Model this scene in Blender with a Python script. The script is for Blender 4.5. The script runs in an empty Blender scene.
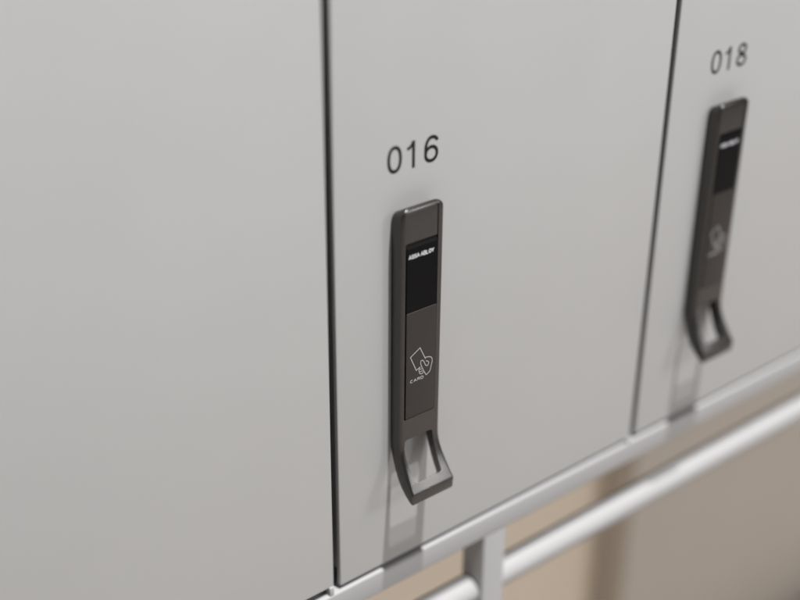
import bpy, bmesh, math
from mathutils import Vector, Matrix

S = bpy.context.scene
C = S.collection
MM = 0.001

# ------------------------------------------------------------------ materials
def nodes_of(name):
    m = bpy.data.materials.new(name); m.use_nodes = True
    nt = m.node_tree
    return m, nt, nt.nodes['Principled BSDF']

def lk(nt, a, b): nt.links.new(a, b)

def coated(name, col, rough, metallic=0.0, spec=0.5, bump=0.0, scale=1500.0, mottling=0.0, mottle_scale=6.0, rough_var=0.0, bump_dist=0.0001):
    """painted / powder-coated surface: grain in the normal, faint mottling in colour and gloss"""
    m, nt, p = nodes_of(name)
    p.inputs['Base Color'].default_value = (*col, 1)
    p.inputs['Roughness'].default_value = rough
    p.inputs['Metallic'].default_value = metallic
    p.inputs['Specular IOR Level'].default_value = spec
    tc = nt.nodes.new('ShaderNodeTexCoord')
    if bump > 0:
        n = nt.nodes.new('ShaderNodeTexNoise'); n.inputs['Scale'].default_value = scale
        n.inputs['Detail'].default_value = 3.0
        lk(nt, tc.outputs['Object'], n.inputs['Vector'])
        b = nt.nodes.new('ShaderNodeBump'); b.inputs['Strength'].default_value = bump
        b.inputs['Distance'].default_value = bump_dist
        lk(nt, n.outputs['Fac'], b.inputs['Height']); lk(nt, b.outputs['Normal'], p.inputs['Normal'])
    if mottling > 0 or rough_var > 0:
        n2 = nt.nodes.new('ShaderNodeTexNoise'); n2.inputs['Scale'].default_value = mottle_scale
        n2.inputs['Detail'].default_value = 5.0; n2.inputs['Roughness'].default_value = 0.6
        lk(nt, tc.outputs['Object'], n2.inputs['Vector'])
        if mottling > 0:
            r = nt.nodes.new('ShaderNodeMapRange')
            r.inputs['From Min'].default_value = 0.25; r.inputs['From Max'].default_value = 0.75
            r.inputs['To Min'].default_value = 1 - mottling; r.inputs['To Max'].default_value = 1 + mottling
            lk(nt, n2.outputs['Fac'], r.inputs['Value'])
            mx = nt.nodes.new('ShaderNodeVectorMath'); mx.operation = 'SCALE'
            mx.inputs[0].default_value = col
            lk(nt, r.outputs['Result'], mx.inputs['Scale']); lk(nt, mx.outputs['Vector'], p.inputs['Base Color'])
        if rough_var > 0:
            r2 = nt.nodes.new('ShaderNodeMapRange')
            r2.inputs['To Min'].default_value = rough - rough_var; r2.inputs['To Max'].default_value = rough + rough_var
            lk(nt, n2.outputs['Fac'], r2.inputs['Value']); lk(nt, r2.outputs['Result'], p.inputs['Roughness'])
    return m

DOOR = coated('grey_powder_coat', (0.408, 0.413, 0.416), 0.50, spec=0.35, bump=0.12, scale=700, mottling=0.018, mottle_scale=9, rough_var=0.10)
STEEL = coated('stand_powder_coat', (0.335, 0.337, 0.343), 0.62, spec=0.35, bump=0.08, scale=900, mottling=0.015, mottle_scale=9)
INNER = coated('carcass_grey', (0.22, 0.22, 0.22), 0.6, mottling=0.02)
BODY = coated('bronze_grey_metal', (0.082, 0.079, 0.077), 0.30, metallic=0.9, spec=0.5, bump=0.35, scale=2600, mottling=0.06, mottle_scale=300, bump_dist=0.00006)
PLATE = coated('bronze_brown_plate', (0.024, 0.0205, 0.0185), 0.45, metallic=0.25, bump=0.15, scale=3000, mottling=0.06, mottle_scale=120, bump_dist=0.00004)
BLACK = coated('black_reader_plastic', (0.0035, 0.0035, 0.004), 0.4, spec=0.07, bump=0.05, scale=3000, bump_dist=0.00003)
INK = coated('dark_number_vinyl', (0.012, 0.012, 0.014), 0.5, spec=0.15)
PRINT = coated('pale_print', (0.62, 0.63, 0.68), 0.5, spec=0.3)
PRINT_GREY = coated('grey_print', (0.33, 0.33, 0.345), 0.5, spec=0.3)
WALLM = coated('beige_wall_paint', (0.84, 0.735, 0.605), 0.75, spec=0.25, bump=0.2, scale=160, mottling=0.03, mottle_scale=5, bump_dist=0.0006)
TAUPE = coated('taupe_wall_paint', (0.58, 0.535, 0.475), 0.7, spec=0.25, bump=0.2, scale=160, mottling=0.03, mottle_scale=5, bump_dist=0.0006)
FLOORM = coated('warm_grey_floor', (0.36, 0.33, 0.31), 0.5, spec=0.35, bump=0.15, scale=90, mottling=0.06, mottle_scale=14, bump_dist=0.0005)

# ------------------------------------------------------------------ helpers
def link_mesh(name, bm, mat, parent=None, smooth=True):
    me = bpy.data.meshes.new(name)
    bmesh.ops.recalc_face_normals(bm, faces=bm.faces[:])
    bm.to_mesh(me); bm.free()
    me.materials.append(mat)
    if smooth:
        for f in me.polygons: f.use_smooth = True
        me.set_sharp_from_angle(angle=math.radians(35))
    o = bpy.data.objects.new(name, me); C.objects.link(o)
    if parent: o.parent = parent
    return o

def box(bm, x0, x1, y0, y1, z0, z1, bev=0.0, seg=3):
    """box given in millimetres, all edges rounded by bev"""
    t = bmesh.new()
    bmesh.ops.create_cube(t, size=1.0)
    for v in t.verts:
        v.co = Vector(((x0 + x1) / 2 + v.co.x * (x1 - x0), (y0 + y1) / 2 + v.co.y * (y1 - y0), (z0 + z1) / 2 + v.co.z * (z1 - z0))) * MM
    if bev > 0:
        bmesh.ops.bevel(t, geom=t.edges[:], offset=bev * MM, segments=seg, profile=0.5, affect='EDGES')
    tmp = bpy.data.meshes.new('tmp'); t.to_mesh(tmp); t.free()
    bm.from_mesh(tmp); bpy.data.meshes.remove(tmp)

def rounded_rect(x0, x1, z0, z1, r, n=6):
    pts = []
    for cx, cz, a0 in ((x1 - r, z1 - r, 0), (x0 + r, z1 - r, 90), (x0 + r, z0 + r, 180), (x1 - r, z0 + r, 270)):
        for i in range(n + 1):
            a = math.radians(a0 + 90 * i / n)
            pts.append((cx + r * math.cos(a), cz + r * math.sin(a)))
    return pts

def prism(bm, pts, y0, y1, bev=0.0):
    """outline in the x-z plane (mm) given its own thickness from y0 to y1; front rim (y0) rounded by bev"""
    cx = sum(p[0] for p in pts) / len(pts); cz = sum(p[1] for p in pts) / len(pts)
    rings = []
    prof = [(0.0, y1), (0.0, y0 + bev)]
    if bev > 0:
        prof += [(bev * (1 - math.cos(a)), y0 + bev * (1 - math.sin(a))) for a in (math.radians(30), math.radians(60), math.radians(90))]
    w = max(p[0] for p in pts) - min(p[0] for p in pts); h = max(p[1] for p in pts) - min(p[1] for p in pts)
    for ins, y in prof:
        sx, sz = (w - 2 * ins) / w, (h - 2 * ins) / h
        rings.append([bm.verts.new(Vector((cx + (p[0] - cx) * sx, y, cz + (p[1] - cz) * sz)) * MM) for p in pts])
    for a, b in zip(rings, rings[1:]):
        for i in range(len(pts)):
            j = (i + 1) % len(pts)
            bm.faces.new((a[i], a[j], b[j], b[i]))
    bm.faces.new(rings[0][::-1]); bm.faces.new(rings[-1])

def ribbon(bm, pts, w, y, closed=False, th=0.06):
    """a printed stroke: polyline (x,z) in mm, width w, lying on the plane y, th thick"""
    n = len(pts); L = []; Rr = []
    for i in range(n):
        p = Vector(pts[i])
        a = Vector(pts[(i - 1) % n]) if (closed or i > 0) else None
        b = Vector(pts[(i + 1) % n]) if (closed or i < n - 1) else None
        d1 = (p - a).normalized() if a is not None else (b - p).normalized()
        d2 = (b - p).normalized() if b is not None else d1
        n1 = Vector((-d1.y, d1.x)); n2 = Vector((-d2.y, d2.x))
        m = n1 + n2
        m = m.normalized() if m.length > 1e-6 else n1
        k = min(1 / max(m.dot(n1), 0.4), 2.0) * w / 2
        L.append(p + m * k); Rr.append(p - m * k)
    def ring(yy): return ([bm.verts.new(Vector((q.x, yy, q.y)) * MM) for q in L], [bm.verts.new(Vector((q.x, yy, q.y)) * MM) for q in Rr])
    f, b = ring(y - th), ring(y)
    for i in range(n if closed else n - 1):
        j = (i + 1) % n
        bm.faces.new((f[0][i], f[0][j], f[1][j], f[1][i]))
        bm.faces.new((f[0][i], b[0][i], b[0][j], f[0][j]))
        bm.faces.new((f[1][i], f[1][j], b[1][j], b[1][i]))
    if not closed:
        for i in (0, n - 1):
            bm.faces.new((f[0][i], f[1][i], b[1][i], b[0][i]))

def arc(cx, cz, rx, rz, a0, a1, n=24, e=2.0):
    out = []
    for i in range(n + 1):
        a = math.radians(a0 + (a1 - a0) * i / n)
        c, s = math.cos(a), math.sin(a)
        out.append((cx + rx * math.copysign(abs(c) ** (2 / e), c), cz + rz * math.copysign(abs(s) ** (2 / e), s)))
    return out

# ------------------------------------------------------------------ door numbers, 18 mm high
def digit(bm, ch, x, z, w):
    """strokes of one digit; x,z its lower left corner, stroke width w"""
    H, W = 17.9, 11.4
    h = w / 2
    if ch == '0':
        ribbon(bm, arc(x + W / 2, z + H / 2, W / 2 - h, H / 2 - h, 0, 360, 40, 2.25)[:-1], w, 0, True)
    elif ch == '1':
        ribbon(bm, [(x + 2.4, z + H - 4.6), (x + 4.3, z + H - 4.1), (x + 5.8, z + H - 3.0), (x + 6.7, z + H - 1.4), (x + 7.0, z + H - 0.2)], w * .92, 0)
        ribbon(bm, [(x + 7.4, z + H), (x + 7.4, z)], w, 0.01, th=0.075)
    elif ch == '6':
        ribbon(bm, arc(x + W / 2, z + 5.75, W / 2 - h, 5.75 - h, 0, 360, 36, 2.1)[:-1], w, 0, True)
        ribbon(bm, arc(x + W / 2 + .5, z + 8.9, W / 2 + .5 - h, H - 8.9 - h, 183, 90, 18, 2.15) + arc(x + W / 2 + .5, z + H - 5, W / 2 - 1.4, 5 - h, 86, 12, 12), w, 0.01, th=0.075)
        ribbon(bm, [(x + h + .05, z + 9.6), (x + h, z + 8), (x + h, z + 5.2)], w, 0.014, th=0.082)
    elif ch == '8':
        ribbon(bm, arc(x + W / 2, z + H - 4.4, W / 2 - h - .7, 4.4 - h, 0, 360, 32, 2.1)[:-1], w, 0, True)
        ribbon(bm, arc(x + W / 2, z + 5.0, W / 2 - h, 5.0 - h, 0, 360, 32, 2.1)[:-1], w, 0.01, True, th=0.075)
    elif ch == '2':
        ribbon(bm, arc(x + W / 2, z + H - 5.6, W / 2 - h, 5.6 - h, 172, -35, 20) + [(x + h, z + h), (x + W, z + h)], w, 0)
    elif ch == '4':
        ribbon(bm, [(x + 8.2, z), (x + 8.2, z + H - .6), (x + .8, z + 4.6), (x + W, z + 4.6)], w, 0)

def number(text, parent, dz):
    bm = bmesh.new()
    for ch, x in zip(text, (43.2, 56.3, 72.2)):
        digit(bm, ch, x, 299.7 + dz, 2.3)
    o = link_mesh('door_number', bm, INK, parent, smooth=False)
    o.location.y = -0.00002
    return o

# ------------------------------------------------------------------ the lock handle (mm; x across, -y out of the door)
HX, HW = 63.3, 17.0
FRONT = [(-11.5, 160), (-11.5, 112), (-11.55, 107), (-11.85, 102.5), (-12.6, 98.4), (-13.9, 94.6), (-15.8, 90.8), (-18.1, 87.0), (-20.7, 83.2), (-23.3, 79.6), (-25.6, 76.6), (-26.9, 75.0)]
BACK = [(-0.1, 160), (-0.1, 110), (-0.15, 104), (-0.6, 99.0), (-1.9, 94.5), (-3.9, 89.5), (-6.6, 83.5), (-10.2, 77.5), (-14.4, 73.0), (-19.2, 69.2), (-23.8, 66.5), (-26.3, 65.9)]

def handle_body_mesh():
    secs = []                                        # (front, back, half width, front fillet)
    top, r = 279.0, 4.8
    for i in range(7):                               # rounded top end
        a = math.radians(90 * i / 6)
        ins = r * (1 - math.sin(a)); z = top - r * (1 - math.cos(a))
        secs.append(((-11.5 + ins * .55, z), (-0.1, z - 5.0), HW - ins, 2.8))
    for z in (262, 240, 215, 190): secs.append(((-11.5, z), (-0.1, z - 5.0 * max(0, (z - 215) / 65)), HW, 2.8))
    for i, (f, b) in enumerate(zip(FRONT, BACK)):
        fil = 2.8 - 1.4 * max(0, i - 3) / (len(FRONT) - 4)
        g = max(0, i - 3) / (len(FRONT) - 4); g = g * g * (3 - 2 * g)
        secs.append((f, b, HW + 1.2 * g, fil, -0.7 * g))
    f, b = Vector(FRONT[-1]), Vector(BACK[-1])       # slightly rounded lip end
    out = Vector((-0.75, -0.66))
    secs.append((tuple(f + out * .35 + (b - f) * .02), tuple(b + out * .35 - (b - f) * .02), HW + .95, 1.6, -.7))
    secs.append((tuple(f + out * .7 + (b - f) * .06), tuple(b + out * .7 - (b - f) * .06), HW + .45, 1.9, -.7))
    secs.append((tuple(f + out * .95 + (b - f) * .11), tuple(b + out * .95 - (b - f) * .11), HW - .5, 2.1, -.7))
    bm = bmesh.new(); rings = []
    for f, b, hw, fil, *sh in secs:
        off = sh[0] if sh else 0.0
        F, B = Vector(f), Vector(b); d = (F - B); D = d.length; d.normalize()
        pts = []
        rb = min(0.9, D * .2)
        for sx in (1, -1):                           # ring: back right, front right, front left, back left
            q = []
            for k in range(4):
                a = math.radians(90 * k / 3)
                q.append((hw - rb + rb * math.sin(a), rb - rb * math.cos(a)))
            for k in range(7):
                a = math.radians(90 * k / 6)
                q.append((hw - fil + fil * math.cos(a), D - fil + fil * math.sin(a)))
            pts += q if sx == 1 else [(-u, v) for u, v in reversed(q)]
        rings.append([bm.verts.new(Vector((HX + off + u, (B + d * v).x, (B + d * v).y)) * MM) for u, v in pts])
    n = len(rings[0])
    for a, b in zip(rings, rings[1:]):
        for i in range(n):
            j = (i + 1) % n
            bm.faces.new((a[i], a[j], b[j], b[i]))
    bm.faces.new(rings[0]); bm.faces.new(rings[-1][::-1])
    bmesh.ops.recalc_face_normals(bm, faces=bm.faces[:])
    return bm

def cut(obj, cutter_bm):
    me = bpy.data.meshes.new('cutter')
    bmesh.ops.recalc_face_normals(cutter_bm, faces=cutter_bm.faces[:])
    cutter_bm.to_mesh(me); cutter_bm.free()
    c = bpy.data.objects.new('cutter', me); C.objects.link(c)
    m = obj.modifiers.new('cut', 'BOOLEAN'); m.operation = 'DIFFERENCE'; m.object = c; m.solver = 'EXACT'
    dg = bpy.context.evaluated_depsgraph_get()
    new = bpy.data.meshes.new_from_object(obj.evaluated_get(dg))
    obj.modifiers.clear(); old = obj.data; obj.data = new
    bpy.data.meshes.remove(old); bpy.data.objects.remove(c); bpy.data.meshes.remove(me)

PX0, PX1 = 49.0, 75.4                                # channel in the handle's face
def make_handle(parent):
    h = link_mesh('lock_handle', handle_body_mesh(), BODY, parent)
    bm = bmesh.new(); prism(bm, rounded_rect(PX0, PX1, 125.0, 255.6, 1.0), -20, -7.6); cut(h, bm)
    bm = bmesh.new(); box(bm, PX1 - .9, PX1 - .013, -20, -8.2, 250, 276.4); cut(h, bm)          # seam beside the upper face
    # the finger opening: tapers a little towards the lip
    bm = bmesh.new()
    x0, x1 = 50.0, 73.6
    prism(bm, rounded_rect(x0, x1, 78.6, 108.5, 2.2), -40, 10)
    for v in bm.verts:                               # lower wall square to the outward-bent lip
        low = v.co.z < .09; right = v.co.x > HX * MM
        dy = v.co.y + (22 if low else 13) * MM
        if right: v.co.x += dy * (0.36 if low else 0.26)
        else: v.co.x -= dy * 0.12
        if low: v.co.z += (-21.8 * MM - v.co.y) * 0.95
    cut(h, bm)
    bev = h.modifiers.new('soft_edges', 'BEVEL'); bev.width = 0.35 * MM; bev.segments = 2; bev.limit_method = 'ANGLE'; bev.angle_limit = math.radians(50); bev.harden_normals = False
    me = h.data
    for f in me.polygons: f.use_smooth = True
    me.set_sharp_from_angle(angle=math.radians(35))

    # reader: a black block standing a little proud, its top edge sloping back
    bm = bmesh.new()
    prof = [(-7.0, 206.1), (-11.75, 206.1), (-11.75, 251.2), (-11.6, 251.7), (-10.2, 254.4), (-9.8, 254.7), (-7.0, 254.7)]
    xs = [PX0 + .95, PX1 - .55]
    ra = [bm.verts.new(Vector((xs[0], y, z)) * MM) for y, z in prof]
    rb = [bm.verts.new(Vector((xs[1], y, z)) * MM) for y, z in prof]
    for i in range(len(prof)):
        j = (i + 1) % len(prof); bm.faces.new((ra[i], ra[j], rb[j], rb[i]))
    bm.faces.new(ra[::-1]); bm.faces.new(rb)
    link_mesh('reader_window', bm, BLACK, h, smooth=False)
    bm = bmesh.new(); prism(bm, rounded_rect(PX0 + .95, PX1 - .45, 125.7, 205.9, .8), -12.05, -7.0, .35)
    link_mesh('card_panel', bm, PLATE, h)

    # maker's lettering on the reader
    glyph = {
        'A': [[(0, 0), (.5, 1), (1, 0)], [(.2, .33), (.8, .33)]],
        'S': [[(.95, .82), (.75, .96), (.3, .97), (.08, .8), (.12, .6), (.85, .42), (.93, .2), (.7, .03), (.25, .03), (.05, .2)]],
        'B': [[(.08, 0), (.08, 1), (.7, 1), (.9, .85), (.85, .6), (.6, .52), (.08, .52)], [(.6, .52), (.93, .4), (.93, .14), (.72, 0), (.08, 0)]],
        'L': [[(.1, 1), (.1, 0), (.9, 0)]],
        'O': [arc(.5, .5, .48, .5, 0, 360, 16)],
        'Y': [[(0, 1), (.5, .46), (1, 1)], [(.5, .5), (.5, 0)]],
        'C': [arc(.52, .5, .5, .5, 50, 310, 14)],
        'R': [[(.08, 0), (.08, 1), (.75, 1), (.93, .85), (.9, .6), (.7, .48), (.08, .48)], [(.55, .48), (.95, 0)]],
        'D': [[(.08, 0), (.08, 1), (.55, 1), (.9, .78), (.95, .5), (.9, .22), (.55, 0), (.08, 0)]],
    }
    def word(bm, text, x, z, w, hgt, gap, sw, y):
        k = 0
        for ch in text:
            if ch == ' ': x += w * .45; continue
            for st in glyph[ch]:
                ribbon(bm, [(x + u * w, z + v * hgt) for u, v in st], sw, y - 0.003 * (k % 2), th=0.05 + 0.004 * (k % 3)); k += 1
            x += w + gap
    bm = bmesh.new(); word(bm, 'ASSA ABLOY', 51.5, 244.6, 1.78, 2.5, .42, .56, -11.77)
    link_mesh('maker_lettering', bm, PRINT, h, smooth=False)
    # card-and-hand symbol
    bm = bmesh.new(); y = -12.07; w = .62
    def soft(p, it=2, closed=False):                  # corner cutting, so bends read as drawn curves
        for _ in range(it):
            q = [p[0]]
            for a, b in zip(p, p[1:]):
                q += [(a[0] * .75 + b[0] * .25, a[1] * .75 + b[1] * .25), (a[0] * .25 + b[0] * .75, a[1] * .25 + b[1] * .75)]
            p = q + [p[-1]]
        return p
    ribbon(bm, [(61.4, 162.5), (58.5, 161.2), (53.4, 172.9), (61.4, 177.4), (66.2, 167.3)], w, y)
    ribbon(bm, soft([(65.4, 168.5), (69.0, 168.0), (71.6, 166.6), (72.2, 163.5), (71.0, 159.8), (70.4, 156.3), (67.0, 154.6)]), w, y - .004)
    ribbon(bm, soft([(67.0, 154.6), (64.9, 158.3), (63.6, 161.2), (62.0, 165.0), (62.2, 167.2), (64.1, 167.2), (65.4, 164.6), (66.6, 161.8), (68.2, 161.4), (69.3, 163.2), (68.2, 164.9), (66.6, 165.6)]), w, y - .008)
    ribbon(bm, soft([(61.9, 162.7), (60.6, 161.0), (61.2, 158.0), (62.4, 157.0), (64.0, 157.0), (64.9, 158.0)]), w, y - .012)
    ribbon(bm, [(61.3, 161.0), (63.2, 160.6)], w * .85, y - .016)
    ribbon(bm, [(61.5, 159.0), (63.9, 158.9)], w * .85, y - .016)
    link_mesh('card_symbol', bm, PRINT_GREY, h, smooth=False)
    bm = bmesh.new(); word(bm, 'CARD', 53.5, 153.1, 2.35, 1.9, .6, .5, -12.07)
    link_mesh('card_lettering', bm, PRINT_GREY, h, smooth=False)
    return h

# ------------------------------------------------------------------ lockers
PITCH = 300.0
def thing(name, label, cat, loc=(0, 0, 0), group=None):
    o = bpy.data.objects.new(name, None); C.objects.link(o)
    o.location = loc; o.empty_display_size = .05
    o['label'] = label; o['category'] = cat
    if group: o['group'] = group
    return o

def door_mesh(width, z0):
    bm = bmesh.new()
    box(bm, 2.75, width - 2.75, 0.0, 4.0, z0, 640, .9, 4)          # front skin
    box(bm, 8.0, width - 8.0, 3.6, 19.0, z0 + 6, 634, .5, 1)        # folded pan behind it
    return bm

def carcass_mesh(width):
    bm = bmesh.new()
    box(bm, 0.3, 2.3, 20, 335, -2.6, 641)                            # side sheets
    box(bm, width - 2.3, width - 0.3, 20, 335, -2.6, 641)
    box(bm, 2.3, width - 2.3, 20.5, 334, -2.5, -.6)                  # bottom
    box(bm, 2.3, width - 2.3, 20.5, 334, 639, 640.9)                 # top
    box(bm, 2.3, width - 2.3, 333, 334.8, -.6, 639)                  # back
    return bm

GROUP = 'row of grey lockers'
def make_locker(x, width, num, label, z0=0.0, handle=None):
    t = thing('locker', label, 'locker', (x * MM, 0, 0), GROUP)
    link_mesh('carcass', carcass_mesh(width), INNER, t)
    link_mesh('door', door_mesh(width, z0), DOOR, t)
    number(num, t, 0)
    if handle is None:
        handle = make_handle(t)
    else:                                                            # copy the handle and its pieces
        src = handle; handle = src.copy(); C.objects.link(handle); handle.parent = t
        for ch in src.children:
            c = ch.copy(); C.objects.link(c); c.parent = handle
    return t, handle

L16, H16 = make_locker(0, PITCH, '016', 'light grey locker with the number 016 above its dark bronze card-reader pull handle')
L18, _ = make_locker(PITCH, PITCH, '018', 'light grey locker with the number 018, softly blurred beside locker 016', handle=H16)
for k, tail in ((2, 'first beyond the right edge of the picture'), (3, 'second beyond the right edge of the picture'), (4, 'last beyond the right edge of the picture')):
    make_locker(k * PITCH, PITCH, '0%d' % (16 + 2 * k), 'added unseen light grey locker right of locker 018, ' + tail, handle=H16)  # unseen lockers added to keep stray light off the wall below
L14, _ = make_locker(-345, 345, '014', 'wide plain light grey locker door left of locker 016, no number in view', z0=3.0, handle=H16)

# ------------------------------------------------------------------ the stand
stand = thing('locker_stand', 'light grey square-tube metal stand under the lockers with a round rail behind its leg', 'stand', (148 * MM, 0, -930 * MM))
def stand_part(name, bm, mat=STEEL):
    o = link_mesh(name, bm, mat, stand)
    o.matrix_parent_inverse = Matrix.Translation(-stand.location)
    return o
FZ = -930.0
bm = bmesh.new(); box(bm, -345, 1520, -1.7, 23, -23.5, -3.4, 1.6, 4); stand_part('top_rail', bm)
bm = bmesh.new(); box(bm, -345, 1520, 300, 325, -23.5, -3.4, 1.6, 3); stand_part('top_rail', bm)
for lx in (137.5,):
    bm = bmesh.new(); box(bm, lx, lx + 22.5, -1.5, 23, FZ + 4, -23.2, 1.4, 4); stand_part('leg', bm)
def tube(x0, x1, y, z, r, n=32):
    bm = bmesh.new()
    m = Matrix.Translation(Vector(((x0 + x1) / 2, y, z)) * MM) @ Matrix.Rotation(math.pi / 2, 4, 'Y')
    bmesh.ops.create_cone(bm, cap_ends=True, segments=n, radius1=r * MM, radius2=r * MM, depth=(x1 - x0) * MM, matrix=m)
    return bm
stand_part('round_rail', tube(-345, 137.7, 13, -82, 11.5))
stand_part('round_rail', tube(159.8, 1520, 13, -82, 11.5))
for gx in (0, 300):                                                  # small stops under the door corners
    bm = bmesh.new(); box(bm, gx - 7.0, gx - 3.4, -1.2, 6.0, -4.5, .6 if gx else 3.4, .5, 2); stand_part('door_stop', bm)

# ------------------------------------------------------------------ setting
def slab(name, x0, x1, y0, y1, z0, z1, mat):
    bm = bmesh.new(); box(bm, x0, x1, y0, y1, z0, z1); return link_mesh(name, bm, mat, smooth=False)
fl = slab('floor', -3000, 4000, -3000, 3000, FZ - 50, FZ, FLOORM); fl['kind'] = 'structure'
wl = slab('wall', -2500, 3500, 402, 560, FZ, 1600, WALLM)
wl['label'] = 'light beige wall in the blurred background under the lockers, left of the taupe pillar'; wl['category'] = 'wall'
bm = bmesh.new(); box(bm, 745, 2600, 350, 401, FZ, 1600, 3, 2)
pl = link_mesh('wall_pillar', bm, TAUPE)
pl['label'] = 'broad taupe pillar standing out from the beige wall, its left edge in dark shade'; pl['category'] = 'pillar'

# ------------------------------------------------------------------ light
w = bpy.data.worlds.new('World'); S.world = w; w.use_nodes = True
bg = w.node_tree.nodes['Background']; bg.inputs['Color'].default_value = (1.0, 1.0, 1.0, 1); bg.inputs['Strength'].default_value = 0.13

def area(name, loc, target, size, power, col, shape='DISK', size_y=None):
    d = bpy.data.lights.new(name, 'AREA'); d.shape = shape; d.size = size
    if size_y: d.size_y = size_y
    d.energy = power; d.color = col
    o = bpy.data.objects.new(name, d); C.objects.link(o); o.location = loc
    o.rotation_euler = (Vector(target) - Vector(loc)).to_track_quat('-Z', 'Y').to_euler()
    return o
area('ceiling_lamp', (0.54, -2.03, 8.0), (0.54, -2.03, 0), 0.19, 980, (1, .985, .965))
area('ceiling_lamp', (0.54, -2.82, 8.0), (0.54, -2.82, 0), 0.19, 850, (1, .985, .965))
area('soft_fill', (3.15, -2.8, 3.45), (0.1, 0, 0.0), 3.6, 7, (1, 1, 1), 'RECTANGLE', 3.0)  # added broad fill from front right, stands for no fixture
area('lip_highlight', (2.35, -3.3, 1.95), (0.06, 0, 0.08), 0.66, 38, (.97, .985, 1), 'RECTANGLE', 0.72)  # added panel placed to mirror in the handle's lip, no real window
area('soft_fill', (1.7, -4.0, 0.0), (0.2, 0, -0.3), 2.6, 13, (1, .99, .98), 'RECTANGLE', 1.6)  # added low fill, evens the doors and brightens the wall behind
area('warm_fill', (1.35, -1.25, 1.3), (0.5, 0, 0.1), 0.6, 3.4, (1, .76, .70))  # added fill that tints the right-hand door warm

# ------------------------------------------------------------------ camera
cam = bpy.data.cameras.new('camera'); co = bpy.data.objects.new('camera', cam); C.objects.link(co); S.camera = co
cam.sensor_width = 36; cam.sensor_fit = 'HORIZONTAL'; cam.lens = 1337.02 / 800 * 36
co.location = (-0.42008, -0.58666, 0.62280)
M = Matrix.Rotation(math.radians(-38.944), 4, 'Z') @ Matrix.Rotation(math.radians(61.3215), 4, 'X') @ Matrix.Rotation(math.radians(0.468), 4, 'Z')
co.rotation_euler = M.to_euler()
cam.clip_start = .02; cam.clip_end = 50
cam.dof.use_dof = True; cam.dof.focus_distance = 0.874; cam.dof.aperture_fstop = 2.05; cam.dof.aperture_blades = 9

S.view_settings.view_transform = 'Standard'; S.view_settings.look = 'None'; S.view_settings.exposure = -0.24; S.view_settings.gamma = 1
S.render.engine = 'CYCLES'
S.cycles.use_denoising = True
